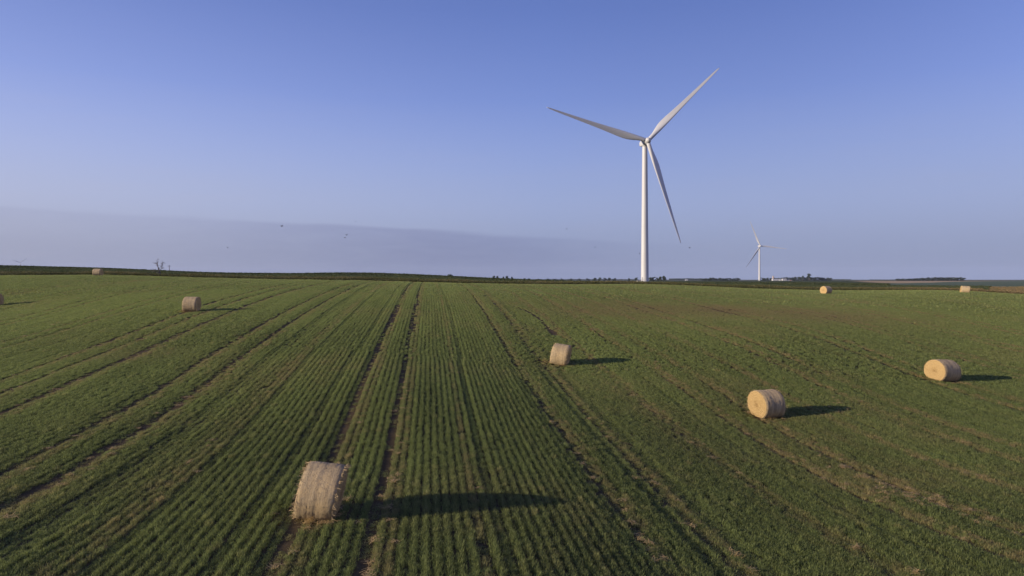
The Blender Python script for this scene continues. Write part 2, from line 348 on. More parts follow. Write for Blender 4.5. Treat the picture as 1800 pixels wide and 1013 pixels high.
# ------------------------------------------------------------------ clump instancing (crops and grass: stuff)
lib = bpy.data.collections.new('clump_library')          # not linked to the scene
def clump_set(name, meshes):
    c = bpy.data.collections.new(name)
    for i, me in enumerate(meshes):
        c.objects.link(bpy.data.objects.new('%s_%02d' % (name, i), me))
    return c
def scatter(name, label, coll, nvar, pos, rot, scale, straw, lush_and_light):
    me = bpy.data.meshes.new(name); n = len(pos)
    me.vertices.add(n); me.vertices.foreach_set('co', np.asarray(pos, np.float32).ravel())
    def fa(k, typ, key, data, dt=np.float32): me.attributes.new(k, typ, 'POINT').data.foreach_set(key, np.asarray(data, dt).ravel())
    fa('turn', 'FLOAT_VECTOR', 'vector', rot); fa('size', 'FLOAT_VECTOR', 'vector', scale)
    fa('straw', 'FLOAT', 'value', straw); fa('lush_and_light', 'FLOAT', 'value', lush_and_light)
    fa('variant', 'INT', 'value', rng.integers(0, nvar, n), np.int32)
    o = link(bpy.data.objects.new(name, me)); o['kind'] = 'stuff'; o['label'] = label
    g = bpy.data.node_groups.new(name + '_scatter', 'GeometryNodeTree')
    g.interface.new_socket('Geometry', in_out='INPUT', socket_type='NodeSocketGeometry'); g.interface.new_socket('Geometry', in_out='OUTPUT', socket_type='NodeSocketGeometry')
    gi, go = g.nodes.new('NodeGroupInput'), g.nodes.new('NodeGroupOutput')
    ip = g.nodes.new('GeometryNodeInstanceOnPoints'); ci = g.nodes.new('GeometryNodeCollectionInfo')
    ci.inputs['Collection'].default_value = coll; ci.inputs['Separate Children'].default_value = True; ci.inputs['Reset Children'].default_value = True
    def na_(k, typ):
        a = g.nodes.new('GeometryNodeInputNamedAttribute'); a.data_type = typ; a.inputs['Name'].default_value = k; return a.outputs['Attribute']
    e2r = g.nodes.new('FunctionNodeEulerToRotation'); g.links.new(na_('turn', 'FLOAT_VECTOR'), e2r.inputs[0])
    mp_ = g.nodes.new('GeometryNodeMeshToPoints'); g.links.new(gi.outputs[0], mp_.inputs[0])
    g.links.new(mp_.outputs[0], ip.inputs['Points']); g.links.new(ci.outputs[0], ip.inputs['Instance'])
    ip.inputs['Pick Instance'].default_value = True; g.links.new(na_('variant', 'INT'), ip.inputs['Instance Index'])
    g.links.new(e2r.outputs[0], ip.inputs['Rotation']); g.links.new(na_('size', 'FLOAT_VECTOR'), ip.inputs['Scale'])
    g.links.new(ip.outputs[0], go.inputs[0])
    md = o.modifiers.new('scatter', 'NODES'); md.node_group = g
    return o

def blade_clump(name, mat, n, length, width, hmin, hmax, bw, spread, seed, leafy=0.0):
    """a stretch of plants along local y: bent tapering blades and small leaves"""
    r = np.random.default_rng(seed); V = []; Fc = []
    for i in range(n):
        y0 = (r.random() - 0.5) * length; x0 = np.clip(r.normal(0, width * 0.30), -width * 0.55, width * 0.55)
        h = hmin + (hmax - hmin) * r.random() * (1 - 0.5 * abs(x0) / (width * 0.6))
        a = r.random() * 2 * math.pi; lean = spread * (0.25 + r.random()); dx, dy = math.cos(a), math.sin(a)
        dx += 0.9 * x0 / max(width, 1e-3); wx, wy = -math.sin(a + r.normal(0, 0.5)), math.cos(a); w = bw * (0.7 + 0.6 * r.random())
        k = len(V)
        p1 = (x0 + dx * lean * h * 0.35, y0 + dy * lean * h * 0.35, h * 0.6); p2 = (x0 + dx * lean * h, y0 + dy * lean * h, h * (1.0 - 0.25 * lean))
        V += [(x0 - wx * w * .4, y0 - wy * w * .4, -0.03), (x0 + wx * w * .4, y0 + wy * w * .4, -0.03), (p1[0] + wx * w * .5, p1[1] + wy * w * .5, p1[2]), (p1[0] - wx * w * .5, p1[1] - wy * w * .5, p1[2]), p2]
        Fc += [(k, k + 1, k + 2, k + 3), (k + 3, k + 2, k + 4)]
        if r.random() < leafy:
            k = len(V); q = Vector(p2) * 0.5 + Vector(p1) * 0.5; s = w * (1.2 + r.random()); b2 = r.random() * 6.28; tl = r.normal(0, 0.5)
            u = Vector((math.cos(b2), math.sin(b2), tl)) * s; v = Vector((-math.sin(b2), math.cos(b2), r.normal(0, 0.4))) * s * 0.6
            V += [tuple(q - u), tuple(q + v), tuple(q + u), tuple(q - v)]; Fc += [(k, k + 1, k + 2, k + 3)]
    me = bpy.data.meshes.new(name); me.from_pydata([tuple(map(float, v)) for v in V], [], Fc); me.materials.append(mat); me.update()
    return me
def bush_clump(name, mat, n, length, width, height, leaf, seed):
    """a stretch of broad leaved crop: leaves spread over a lumpy ridge"""
    r = np.random.default_rng(seed); V = []; Fc = []
    for i in range(n):
        y = (r.random() - .5) * length; a = r.random() * math.pi; rad_ = math.sqrt(r.random()) * (0.8 + 0.35 * math.sin(y * 5 + seed))
        p = Vector((math.cos(a) * rad_ * width / 2, y, 0.1 + math.sin(a) * rad_ * (height - 0.1)))
        nrm = Vector((math.cos(a) * 0.8 + r.normal(0, .45), r.normal(0, .5), 0.6 + math.sin(a) + r.normal(0, .35))).normalized()
        u = nrm.orthogonal().normalized(); b2 = r.random() * 6.28
        u = Matrix.Rotation(b2, 3, nrm) @ u; v = nrm.cross(u); s = leaf * (0.6 + 0.8 * r.random()); k = len(V)
        V += [tuple(p - u * s), tuple(p + v * s * .55), tuple(p + u * s), tuple(p - v * s * .55)]; Fc.append((k, k + 1, k + 2, k + 3))
    me = bpy.data.meshes.new(name); me.from_pydata(V, [], Fc); me.materials.append(mat); me.update()
    return me

ROW = 0.119                                            # the drilled rows run slightly left of straight ahead
ROWROT = math.atan(ROW)
PITCH = 0.285
TRACKS = []                                            # wheel tracks of the drill and mower: (u, half width, wear)
for k in range(-6, 8):
    c0 = -2.5 + 9.25 * k + (-0.9 if k < 0 else 0.0) * min(1, -k)
    TRACKS += [(c0 - 1.0, 0.17, 1.0 if k <= 0 else (.8 if k == 1 else .65)), (c0 + 1.0, 0.16, 0.95 if k <= 0 else (.7 if k == 1 else .6))]
TRACKS += [(-18.5, 0.24, 1.0), (-8.3, 0.10, 0.35), (1.35, 0.08, 0.2), (11.6, 0.10, 0.4), (20.6, 0.10, 0.4)]

BALES = [((px - CX) / F * Y, Y) for px, Y in ((561, 19.2), (984, 48.6), (1347, 36.4), (1656, 47.4), (337, 65.2), (-10, 84), (172, 146), (1452, 133.5), (1696, 142.5))]
def crop_points(y0, y1, step, seed):
    r = np.random.default_rng(seed)
    umax = 0.80 * y1 + 8 + ROW * y1
    ui = np.arange(-umax, umax, PITCH); yi = np.arange(y0, y1, step)
    U, Yg = np.meshgrid(ui, yi); U = U.ravel(); Yg = (Yg + r.uniform(-.5, .5, Yg.shape) * step).ravel()
    base = U.copy()
    # rows are crisp in the middle lands and grow together to either side
    jit = 0.022 + 0.050 * smooth01(3.5, 9, U) + 0.045 * smooth01(-5, -13, U)
    U = U + r.normal(0, 1, U.shape) * jit + 0.05 * (vnoise(base * 3, Yg, 6.0, 21) - .5)
    X = U - ROW * Yg
    keep = (np.abs(X) < 0.80 * Yg + 7) & (Yg < field_edge(X, Yg) + 0.5)
    U, X, Yg, base = U[keep], X[keep], Yg[keep], base[keep]
    n = len(U)
    straw = 0.03 + 0.19 * smooth01(0.52, 0.80, vnoise(X, Yg, 7.0, 11)) * (0.4 + r.random(n))
    hgt = 0.78 + 0.32 * vnoise(X, Yg, 4.0, 12)
    lush_and_light = -0.05 + 0.60 * vnoise(X, Yg, 16.0, 13) + r.normal(0, .16, n) + 0.42 * smooth01(14, 40, Yg) - 0.16  # near clumps coloured darker to paint in the shade between rows
    streak = vnoise(base * 1.0, Yg * 0.07, 0.8, 23) - .5; lush_and_light = lush_and_light + 0.55 * streak; straw = straw + 0.16 * smooth01(.60, .80, vnoise(base, Yg * 0.05, 0.6, 24)) * smooth01(3, 9, U) * r.random(n)
    # every tenth metre or so the drill left a thinner row
    thin = np.random.default_rng(77).random(20000)[(np.round(base / PITCH).astype(int)) % 20000]
    hgt *= np.where(thin < 0.10, 0.62, 1.0); straw += np.where(thin > 0.93, 0.10, 0)
    keep = np.ones(n, bool)
    for (u0, hw, wear) in TRACKS:
        wob = 0.10 * (vnoise(Yg, 0 * Yg + u0, 5.0, 17) - .5)
        d = U - u0 + wob
        gap = (0.9 if u0 < -10 else 0.55) + (0.1 if u0 < -10 else 0.45) * smooth01(0.30, 0.55, vnoise(Yg, 0 * Yg + u0 * 3, 9.0, 18))
        inn = np.abs(d) < hw * wear * gap * 1.15
        kill = inn & (r.random(n) < (0.72 if wear > .8 else 0.5)); keep &= ~kill; hgt = np.where(inn, hgt * 0.4, hgt)
        side = (d > -0.1) & (d < hw + (0.5 if wear > .3 else 0.1)); near = np.abs(d) < hw + 0.42
        hgt = np.where(near, hgt * (1 - 0.22 * wear), hgt)
        straw = np.where(side, straw + (0.62 + 0.25 * (u0 > 9)) * gap * r.random(n) ** 1.2, np.where(inn, straw + 0.5, straw))
    # worn and dried patches on the shoulder of the rise
    for (px, Y, sx, sy, amt) in ((1090, 84, 9, 9, .42), (1200, 80, 9, 7, .36), (1330, 78, 12, 9, .42), (1440, 80, 9, 8, .45), (240, 44, 3.2, 2.6, .30), (1000, 74, 5, 7, .2), (1230, 31, 4, 4, .16), (850, 84, 6, 3.5, .3)):
        cx = (px - CX) / F * Y
        gq = np.exp(-((X - cx) / sx) ** 2 - ((Yg - Y) / sy) ** 2) * (0.45 + 1.0 * vnoise(X, Yg, 3.5, 15))
        straw += 0.75 * amt * gq; hgt *= 1 - 0.35 * np.clip(gq, 0, 1)
    wd = r.random(n) < 0.018; straw = np.where(wd, straw + .35 * r.random(n), straw); hgt = np.where(wd, hgt * 1.35, hgt)
    for (bx, by) in BALES:
        rb = np.hypot(X - bx, Yg - by); keep &= ~(rb < 0.55); cr = rb < 1.05 + .4 * vnoise(X, Yg, .8, 95); hgt = np.where(cr, hgt * .55, hgt); straw = np.where(cr, straw + .28 * r.random(n), straw)
    fe_ = field_edge(X, Yg)
    lush_and_light += 0.5 * smooth01(16, 5, fe_ - Yg); straw += 0.14 * smooth01(14, 2, fe_ - Yg) * r.random(n)
    scuff = smooth01(0.70, 0.80, vnoise(X * 1.0, Yg * 0.35, 2.2, 19)); straw += 0.25 * scuff * r.random(n)
    rightdry = smooth01(40, 80, Yg) * (0.35 + 0.65 * smooth01(-5, 25, U)); straw += 0.12 * rightdry * r.random(n); lush_and_light += 0.42 * smooth01(36, 85, Yg)  # drier far crop, its colour also raised to paint in sunlit canopy tops
    gp = np.array([(905, 80), (922, 77), (938, 73), (951, 69), (957, 66), (972, 61), (984, 57)]); gxs = (gp[:, 0] - CX) / F * gp[:, 1]
    gd = X - np.interp(Yg, gp[::-1, 1], gxs[::-1]); ing = (Yg > 60) & (Yg < 80.5)
    cut = ing & (np.abs(gd + .15 * (vnoise(Yg, 0 * Yg, 2.0, 91) - .5)) < 0.30 * (0.4 + vnoise(Yg, 0 * Yg, 3.0, 92))); keep &= ~cut
    straw = np.where(ing & (gd > 0) & (gd < 0.8), straw + .5 * r.random(n) * smooth01(.4, .6, vnoise(Yg, 0 * Yg, 4.0, 93)), straw)
    return X[keep], Yg[keep], hgt[keep], np.clip(straw, 0, 0.95)[keep], np.clip(lush_and_light, 0, 1)[keep], U[keep]
def lay_crop(name, label, y0, y1, step, meshes, seed):
    X, Yg, hgt, straw, lush_and_light, U = crop_points(y0, y1, step, seed); n = len(X); r = np.random.default_rng(seed + 5)
    Z = terr(X, Yg)
    rot = np.zeros((n, 3)); rot[:, 2] = ROWROT + np.where(r.random(n) < .5, 0, math.pi) + r.normal(0, .12, n) + r.normal(0, 1, n) * 0.35 * smooth01(4, 9, U)
    wide = 1.0 + 0.24 * smooth01(4, 9, U) + 0.12 * smooth01(-8, -15, U)
    s = np.stack([wide * r.uniform(.85, 1.12, n), r.uniform(.95, 1.2, n), hgt * r.uniform(.9, 1.1, n)], 1)
    return scatter(name, label, clump_set(name + '_clumps', meshes), len(meshes), np.stack([X, Yg, Z], 1), rot, s, straw, lush_and_light)
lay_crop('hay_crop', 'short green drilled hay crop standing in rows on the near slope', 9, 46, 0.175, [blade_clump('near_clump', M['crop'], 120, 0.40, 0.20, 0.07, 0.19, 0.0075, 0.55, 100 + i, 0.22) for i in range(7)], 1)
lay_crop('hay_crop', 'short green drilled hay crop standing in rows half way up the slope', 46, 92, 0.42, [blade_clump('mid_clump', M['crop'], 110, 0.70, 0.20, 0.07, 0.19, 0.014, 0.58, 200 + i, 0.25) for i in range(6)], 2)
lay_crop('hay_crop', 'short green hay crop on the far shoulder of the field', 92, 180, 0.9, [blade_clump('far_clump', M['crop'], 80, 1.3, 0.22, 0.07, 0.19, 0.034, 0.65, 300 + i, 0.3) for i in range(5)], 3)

# row crop beyond the field, climbing the hill on one side
def lay_soy(y0, y1, pitch, step, seed, meshes, name, label):
    r = np.random.default_rng(seed); half = 0.82 * y1 + 10
    U, Yg = np.meshgrid(np.arange(-half, half, pitch), np.arange(y0, y1, step)); U = U.ravel(); Yg = (Yg + r.uniform(-.5, .5, Yg.shape) * step).ravel()
    X = U + r.normal(0, .06, U.shape)
    fe_ = field_edge(X, Yg); pxx = X / Yg * F + CX
    keep = (np.abs(X) < 0.80 * Yg + 8) & (Yg > fe_ + 8.5 + 2.5 * vnoise(X, Yg, 8, 31)) & ((pxx < 1735) | (Yg > 300)) & ((pxx < 1560) | (Yg < 275))
    X, Yg = X[keep], Yg[keep]; n = len(X); Z = terr(X, Yg)
    rot = np.zeros((n, 3)); rot[:, 2] = r.normal(0, .15, n)
    hh = (0.85 + 0.25 * vnoise(X, Yg, 14, 32)) * r.uniform(.93, 1.07, n)
    s = np.stack([r.uniform(.9, 1.2, n), r.uniform(.9, 1.2, n), hh], 1)
    straw = np.clip(0.03 + 0.2 * smooth01(.62, .85, vnoise(X, Yg, 10, 33)), 0, 1)
    lush_and_light = np.clip(vnoise(X, Yg, 20, 34) + r.normal(0, .25, n), 0, 1)
    return scatter(name, label, clump_set(name + '_clumps', meshes), len(meshes), np.stack([X, Yg, Z], 1), rot, s, straw, lush_and_light)
lay_soy(152, 250, 0.76, 1.5, 41, [bush_clump('leafy_clump', M['soy'], 90, 1.9, 0.75, 0.85, 0.13, 400 + i) for i in range(5)], 'row_crop', 'dark green leafy row crop growing past the hayfield edge')
lay_soy(250, 440, 1.5, 3.0, 42, [bush_clump('leafy_far_clump', M['soy'], 110, 3.8, 1.55, 0.85, 0.24, 500 + i) for i in range(5)], 'row_crop', 'dark green leafy row crop on the crest beyond the hayfield')

# unmown verge along the edge of the field
def lay_verge():
    r = np.random.default_rng(51); n = 26000
    pxx = r.uniform(-330, 2130, n); e = np.interp(pxx, _ep, _ey); Yg = e + r.random(n) ** 1.1 * 8.5
    X = (pxx - CX) / F * Yg
    xr = r.uniform(1725, 2130, 9000); yr = r.uniform(178, 300, 9000); X = np.concatenate([X, (xr - CX) / F * yr]); Yg = np.concatenate([Yg, yr]); pxx = np.concatenate([pxx, xr])
    n = len(X); t_ = Yg - field_edge(X, Yg)
    brown = smooth01(.34, .56, vnoise(X, Yg, 13, 52)) * smooth01(1.5, 4.0, t_)
    gold = smooth01(1500, 1760, pxx) * 0.95
    straw = np.clip(0.08 + 0.75 * brown * r.random(n) * .5 + gold * r.random(n), 0, .95)
    lush_and_light = np.clip(r.random(n) * 0.7, 0, 1)
    s = np.stack([r.uniform(.9, 1.5, n), r.uniform(.9, 1.5, n), r.uniform(.6, 1.25, n) * (0.55 + 0.6 * vnoise(X, Yg, 6, 53)) * (1 + 0.45 * smooth01(2.5, 6.5, t_) * (pxx < 1725))], 1)
    rot = np.zeros((n, 3)); rot[:, 2] = r.random(n) * 6.28
    ms = [blade_clump('verge_clump', M['verge'], 60, 0.9, 0.9, 0.15, 0.75, 0.05, 0.5, 600 + i, 0.4) for i in range(5)]
    scatter('rough_grass', 'rough unmown grass verge, green and brown, along the field edge', clump_set('verge_clumps', ms), 5, np.stack([X, Yg, terr(X, Yg)], 1), rot, s, straw, lush_and_light)
lay_verge()

# straw left lying by the baler along the tracks and in a few spills
def lay_scraps():
    r = np.random.default_rng(61); P = []
    spills = [(1043, 594, 63, 0.9, 40), (1155, 640, 48, .8, 14), (1560, 850, 25, 2.2, 26), (1585, 867, 24, .6, 14), (1535, 835, 26, 1.6, 18), (100, 563, 62, .8, 20), (1665, 622, 58, .6, 10), (1700, 632, 55, .5, 8), (1790, 660, 49, .6, 10), (1460, 705, 40, .8, 10), (1485, 730, 37, .8, 12), (1310, 600, 55, .8, 8), (905, 545, 82, 1.2, 24)]
    for px, py, Y, s, k in spills:
        cx = (px - CX) / F * Y
        for i in range(k): 
            d = r.normal(0, s); P.append((cx + r.normal(0, .25) - ROW * d, Y + d))
    for (u0, hw, wear) in TRACKS:
        for i in range(int(60 * wear)):
            Yg = 14 + 110 * r.random() ** 1.6; P.append((u0 + r.normal(0.22, .22) - ROW * Yg, Yg))
    for bx, by in BALES[:5]:
        for i in range(12): a_ = r.random() * 6.28; d_ = .6 + abs(r.normal(0, .5)); P.append((bx + d_ * math.cos(a_), by + d_ * math.sin(a_)))
    P = np.array(P); X, Yg = P[:, 0], P[:, 1]; n = len(X)
    V = []
    ms = []
    for q in range(4):
        mb = MB()
        for i in range(26):
            a = r.random() * 6.28; p = Vector((r.normal(0, .10), r.normal(0, .10), 0.10 + r.random() * .10)); d = Vector((math.cos(a), math.sin(a), r.normal(0, .25))) * (0.06 + .08 * r.random())
            w = Vector((-math.sin(a), math.cos(a), 0)) * .007
            mb.add([p - d - w, p - d + w, p + d + w, p + d - w], [(0, 1, 2, 3)])
        me = bpy.data.meshes.new('straw_scrap'); me.from_pydata(mb.v, [], mb.f); me.materials.append(M['scrap']); ms.append(me)
    rot = np.zeros((n, 3)); rot[:, 2] = r.random(n) * 6.28; s = r.uniform(.5, 1.0, (n, 3)); s[:, 2] = r.uniform(.3, .8, n)
    scatter('loose_straw', 'pale scraps of straw dropped along the wheel tracks', clump_set('straw_scraps', ms), 4, np.stack([X, Yg, terr(X, Yg)], 1), rot, s, r.random(n) * .8, r.random(n))
lay_scraps()

# ------------------------------------------------------------------ round bales
def make_bale(label, px, Y, psi, D=1.52, W=1.22, seed=0, sag=0.05, strands=60, lean=0.0, roll=0.0):
    r = np.random.default_rng(900 + seed); Rr = D / 2
    p = spot(px, Y); b = thing('hay_bale', label, 'hay bale', p, R(psi), 'round hay bales lying in the field')
    b.rotation_euler = (0, R(roll), R(psi))
    n, mseg = 72, 22
    def shape(a, f=1.0):
        y, z = Rr * math.cos(a) * f * (1 + sag * 0.8), Rr * math.sin(a) * f
        lim = -Rr * (1 - sag * 1.9)
        z = max(z, lim + 0.15 * (z - lim)) if z < lim else z
        return y, z + Rr * (1 - sag * 1.9) - 0.03
    ph = r.random(8) * 6.28; bandr = r.normal(0, 0.0045, mseg + 1); lump = r.normal(0, 1, (3,))
    V = []; Fc = []
    for j in range(mseg + 1):
        tt = j / mseg; x = (tt - .5) * W; rim = min(tt, 1 - tt) * W
        f0 = 1.0 - 0.05 * max(0, 1 - rim / 0.10) ** 2 + bandr[j] * (1 if 0 < j < mseg else .5)
        for i in range(n):
            a = 2 * math.pi * i / n
            f = f0 + 0.008 * math.sin(3 * a + ph[0] + 2 * x) + 0.006 * math.sin(5 * a + ph[1] - 3 * x) + r.normal(0, .0035)
            y, z = shape(a, f); V.append((x + r.normal(0, .004), y, z))
    for j in range(mseg):
        for i in range(n): Fc.append((j * n + i, j * n + (i + 1) % n, (j + 1) * n + (i + 1) % n, (j + 1) * n + i))
    Fc = [f[::-1] for f in Fc]
    # shared frame: material coordinates centred on the bale axis
    zc = Rr * (1 - sag * 1.9) - 0.03
    def fin(name, V, Fc, mat, smooth=True):
        o = mesh_obj(name, [(x + lean * (z - zc), y, z - zc) for x, y, z in V], Fc, mat, b, smooth); o.location = (0, 0, zc); return o
    fin('wrapped_side', V, Fc, M['bale_side'])
    for sgn in (-1, 1):
        E = []; Ef = []; rings = 14
        for k in range(rings + 1):
            f = (k / rings)
            for i in range(n):
                a = 2 * math.pi * i / n; jx = 0 if k in (0,) else r.normal(0, .006)
                ff = 0.952 * f * (1 + 0.0 * k)
                y, z = shape(a, max(ff, 0.001)) if k == rings else (Rr * math.cos(a) * ff * (1 + sag * .8), None)
                if z is None:
                    yo, zo = shape(a, 0.952); z = zc + (zo - zc) * f
                bulge = 0.035 * (1 - f * f) + 0.006 * math.sin(f * 34 + a)
                E.append((sgn * (W / 2 - 0.004 + bulge + jx), y, z))
        for k in range(rings):
            for i in range(n):
                q = (k * n + i, k * n + (i + 1) % n, (k + 1) * n + (i + 1) % n, (k + 1) * n + i); Ef.append(q if sgn < 0 else q[::-1])
        Ef = [f[::-1] for f in Ef]
        fin('end_face', E, Ef, M['bale_end'])
    mb = MB()
    for i in range(strands * 3):
        sgn = -1 if r.random() < .5 else 1; a = r.random() * 2 * math.pi; y, z = shape(a, 0.97 + .03 * r.random())
        if z < 0.03: z = 0.03
        d = Vector((sgn * (0.4 + r.random()), r.normal(0, .55) + 0.3 * math.cos(a), r.normal(-0.25, .5))).normalized() * (0.035 + 0.14 * r.random() ** 2)
        q = Vector((sgn * (W / 2 - 0.03 * r.random()), y, z)); w = d.cross(Vector((r.normal(), r.normal(), r.normal()))).normalized() * 0.0055
        mb.add([q - w, q + w, q + d + w * .6, q + d - w * .6], [(0, 1, 2, 3)])
    for i in range(strands):                              # wisps standing off the wrapped side
        x = (r.random() - .5) * W * .95; a = r.random() * 2 * math.pi; y, z = shape(a, 0.995)
        if z < 0.05: continue
        d = Vector((r.normal(0, .6), math.cos(a) + r.normal(0, .8), math.sin(a) + r.normal(0, .8))).normalized() * (0.02 + .05 * r.random()); q = Vector((x, y, z))
        w = d.cross(Vector((1, .3, .2))).normalized() * .0035; mb.add([q - w, q + w, q + d + w, q + d - w], [(0, 1, 2, 3)])
    fin('loose_straw', mb.v, mb.f, M['straw'], False)['kind'] = 'stuff'
    return b
make_bale('round hay bale astride a bare wheel track, frayed straw along its rim, longest shadow', 561, 19.2, 2.5, seed=1, strands=190, W=1.03, D=1.55, lean=0.10, sag=0.06, roll=6.0)
make_bale('round hay bale leaning over, sunlit wrapped side, standing close by the small dark gully', 984, 48.6, -17.0, seed=2, lean=0.08, W=1.15, roll=7.0)
make_bale('round hay bale showing its golden coiled end, on a straw littered wheel track', 1347, 36.4, 19.6, seed=3, strands=90, D=1.5, lean=-0.08)
make_bale('round hay bale with sagging golden end and banded grey wrapping, on open green ground', 1656, 47.4, 20.0, D=1.56, W=1.5, seed=4, sag=0.09, strands=80, lean=-0.07, roll=3.5)
make_bale('round hay bale with dark shaded end whose shadow crosses a deep dark wheel track', 337, 65.2, 5.5, seed=5, D=1.5, lean=0.05)
make_bale('round hay bale on open slope below the leafy hill, dark shaded end showing', -10, 84, 4.0, seed=6, D=1.6)
make_bale('round hay bale beside the dark verge at the foot of the leafy hill', 172, 146, 7.0, seed=7, D=1.6, W=1.5)
make_bale('small looking round hay bale with bright golden end, near the verge facing the farm grove', 1452, 133.5, 26.0, seed=8, D=1.6, W=1.5)
make_bale('squat evenly sunlit hay bale on the field edge before the tan and blue green fields', 1696, 142.5, -22.0, seed=9, D=1.55, W=1.5, lean=0.08, roll=3.0)

# ------------------------------------------------------------------ wind turbines
def blade_mesh(Rt):
    st = [0, .02, .045, .08, .12, .17, .22, .28, .36, .46, .58, .70, .82, .91, .96, .985, 1.0]
    ch = [2.3, 2.3, 2.35, 2.7, 3.3, 3.85, 4.0, 3.75, 3.25, 2.7, 2.2, 1.75, 1.35, 1.0, .75, .5, .12]
    th = [1.0, 1.0, .97, .78, .58, .44, .36, .31, .28, .25, .22, .20, .18, .18, .18, .18, .18]
    tw = [13, 13, 13, 13, 12.5, 11.5, 10, 8.5, 6.5, 4.5, 3, 1.8, .8, .2, 0, 0, 0]
    V = []; Fc = []; n = 24
    for s, c, h, w in zip(st, ch, th, tw):
        c *= Rt / 61.0
        circ = max(0, min(1, (h - .40) / .55))
        for i in range(n):
            a = 2 * math.pi * i / n; xc = 0.5 * (1 + math.cos(a))                      # 1 = trailing, 0 = leading
            yt = 5 * h * (0.2969 * math.sqrt(max(xc, 0)) - .126 * xc - .3516 * xc ** 2 + .2843 * xc ** 3 - .1015 * xc ** 4)
            camb = 0.05 * (1 - circ) * (1 - (2 * xc - 1) ** 2)
            xa = -(xc - 0.30) * c; ya = (yt * (1 if a < math.pi else -1) + camb) * c
            xo = -(0.5 * math.cos(a)) * c; yo = 0.5 * math.sin(a) * c * min(1, h)
            x = xo * circ + xa * (1 - circ); y = yo * circ + ya * (1 - circ)
            ct, sn = math.cos(R(-w - 7)), math.sin(R(-w - 7))
            V.append((x * ct - y * sn, x * sn + y * ct - 1.6 * s ** 2.2 * Rt / 61, 1.35 + s * (Rt - 1.35)))
    m_ = len(st)
    for j in range(m_ - 1):
        for i in range(n): Fc.append((j * n + i, j * n + (i + 1) % n, (j + 1) * n + (i + 1) % n, (j + 1) * n + i))
    Fc.append(tuple(range(n))[::-1]); Fc.append(tuple(range((m_ - 1) * n, m_ * n)))
    me = bpy.data.meshes.new('blade'); me.from_pydata(V, [], Fc); me.materials.append(M['white']); me.shade_smooth(); me.update()
    bm = bmesh.new(); bm.from_mesh(me); bmesh.ops.recalc_face_normals(bm, faces=bm.faces); bm.to_mesh(me); bm.free()
    return me
def make_turbine(label, base, hub_h, Rt, yaw, phase, detail=True):
    t = thing('wind_turbine', label, 'wind turbine', base, yaw, 'wind turbines on the prairie')
    k = Rt / 61.0; top = hub_h - 2.0 * k
    prof = [(2.55 * k, -0.4), (2.55 * k, .25), (2.22 * k, .28), (2.20 * k, 1.2)]
    joints = [0.26, 0.52, 0.77]
    for s in np.linspace(.04, 1, 26): prof.append(((2.2 + (1.45 - 2.2) * s) * k, top * s))
    tw = MB().lathe(prof, 48).build('tower', M['white'], t, True)
    md = tw.modifiers.new('edges', 'EDGE_SPLIT'); md.split_angle = R(40)
    if detail:
        for s in joints:
            rj = (2.2 + (1.45 - 2.2) * s) * k
            MB().lathe([(rj - .05, top * s - .09), (rj + .012, top * s - .08), (rj + .012, top * s + .08), (rj - .05, top * s + .09)], 48, False, False).build('section_joint', M['white'], tw)
        pad = MB().lathe([(4.3, -.6), (4.3, .10), (2.0, .14)], 32, True, False).build('foundation_pad', M['concrete'], t)
        d = MB().box(-.45, .45, -2.32, -2.05, 1.5, 3.6); door = d.build('door', M['grey'], tw)
        door.rotation_euler = (0, 0, R(-62) )
        st = MB()
        for i in range(6): st.box(-.55, .55, -2.3 - .9 - i * .28, -2.3 - .9 - i * .28 + .26, 1.35 - i * .22, 1.40 - i * .22)
        st.box(-.6, .6, -3.2, -2.05, 1.36, 1.44)
        for sx in (-.58, .58):
            st.tube((sx, -3.15, 0), (sx, -3.15, 2.4), .03, .03); st.tube((sx, -2.3, 2.4), (sx, -3.15, 2.4), .03, .03); st.tube((sx, -3.15, 2.4), (sx, -4.7, 1.1), .03, .03); st.tube((sx, -4.7, 0), (sx, -4.7, 1.1), .03, .03)
        s_ = st.build('entry_stairs', M['grey'], t); s_.rotation_euler = (0, 0, R(-62))
    # nacelle: rounded box running back from the rotor
    nb = MB(); sects = [(-3.3, 1.25, 1.2, 0.0), (-2.6, 1.75, 1.65, 0.0), (-0.5, 1.95, 1.95, .05), (3.5, 1.95, 1.95, .05), (7.0, 1.75, 1.7, .2), (8.4, 1.45, 1.3, .35)]
    vs = []; n = 28
    for y, hw, hh, zo in sects:
        for i in range(n):
            a = 2 * math.pi * i / n; ca_, sa_ = math.cos(a), math.sin(a); e = 0.45
            vs.append((math.copysign(abs(ca_) ** e, ca_) * hw * .85 * k, y * k * (.68 if y > 0 else 1), hub_h + zo * k + math.copysign(abs(sa_) ** e, sa_) * hh * .88 * k))
    fs = [(j * n + i, j * n + (i + 1) % n, (j + 1) * n + (i + 1) % n, (j + 1) * n + i) for j in range(len(sects) - 1) for i in range(n)]
    fs += [tuple(range(n))[::-1], tuple(range((len(sects) - 1) * n, len(sects) * n))]
    nc = nb.add(vs, [f[::-1] for f in fs]).build('nacelle', M['white'], t, True); e = nc.modifiers.new('edges', 'EDGE_SPLIT'); e.split_angle = R(38)
    MB().lathe([(1.5 * k, top - .2 * k), (1.62 * k, top - .1 * k), (1.62 * k, top + .35 * k)], 40).build('yaw_ring', M['grey'], nc)
    if detail:
        s = MB(); s.tube((.5, 4.6, hub_h + 1.4), (.5, 4.6, hub_h + 3.0), .05, .04); s.tube((-.5, 4.6, hub_h + 1.4), (-.5, 4.6, hub_h + 2.8), .05, .04); s.box(-.75, .75, 4.55, 4.65, hub_h + 2.5, hub_h + 2.56); s.build('wind_sensor', M['grey'], nc)
        MB().box(-.9, .9, 2.6, 3.8, hub_h + 1.55, hub_h + 2.05).build('cooler', M['grey'], nc)
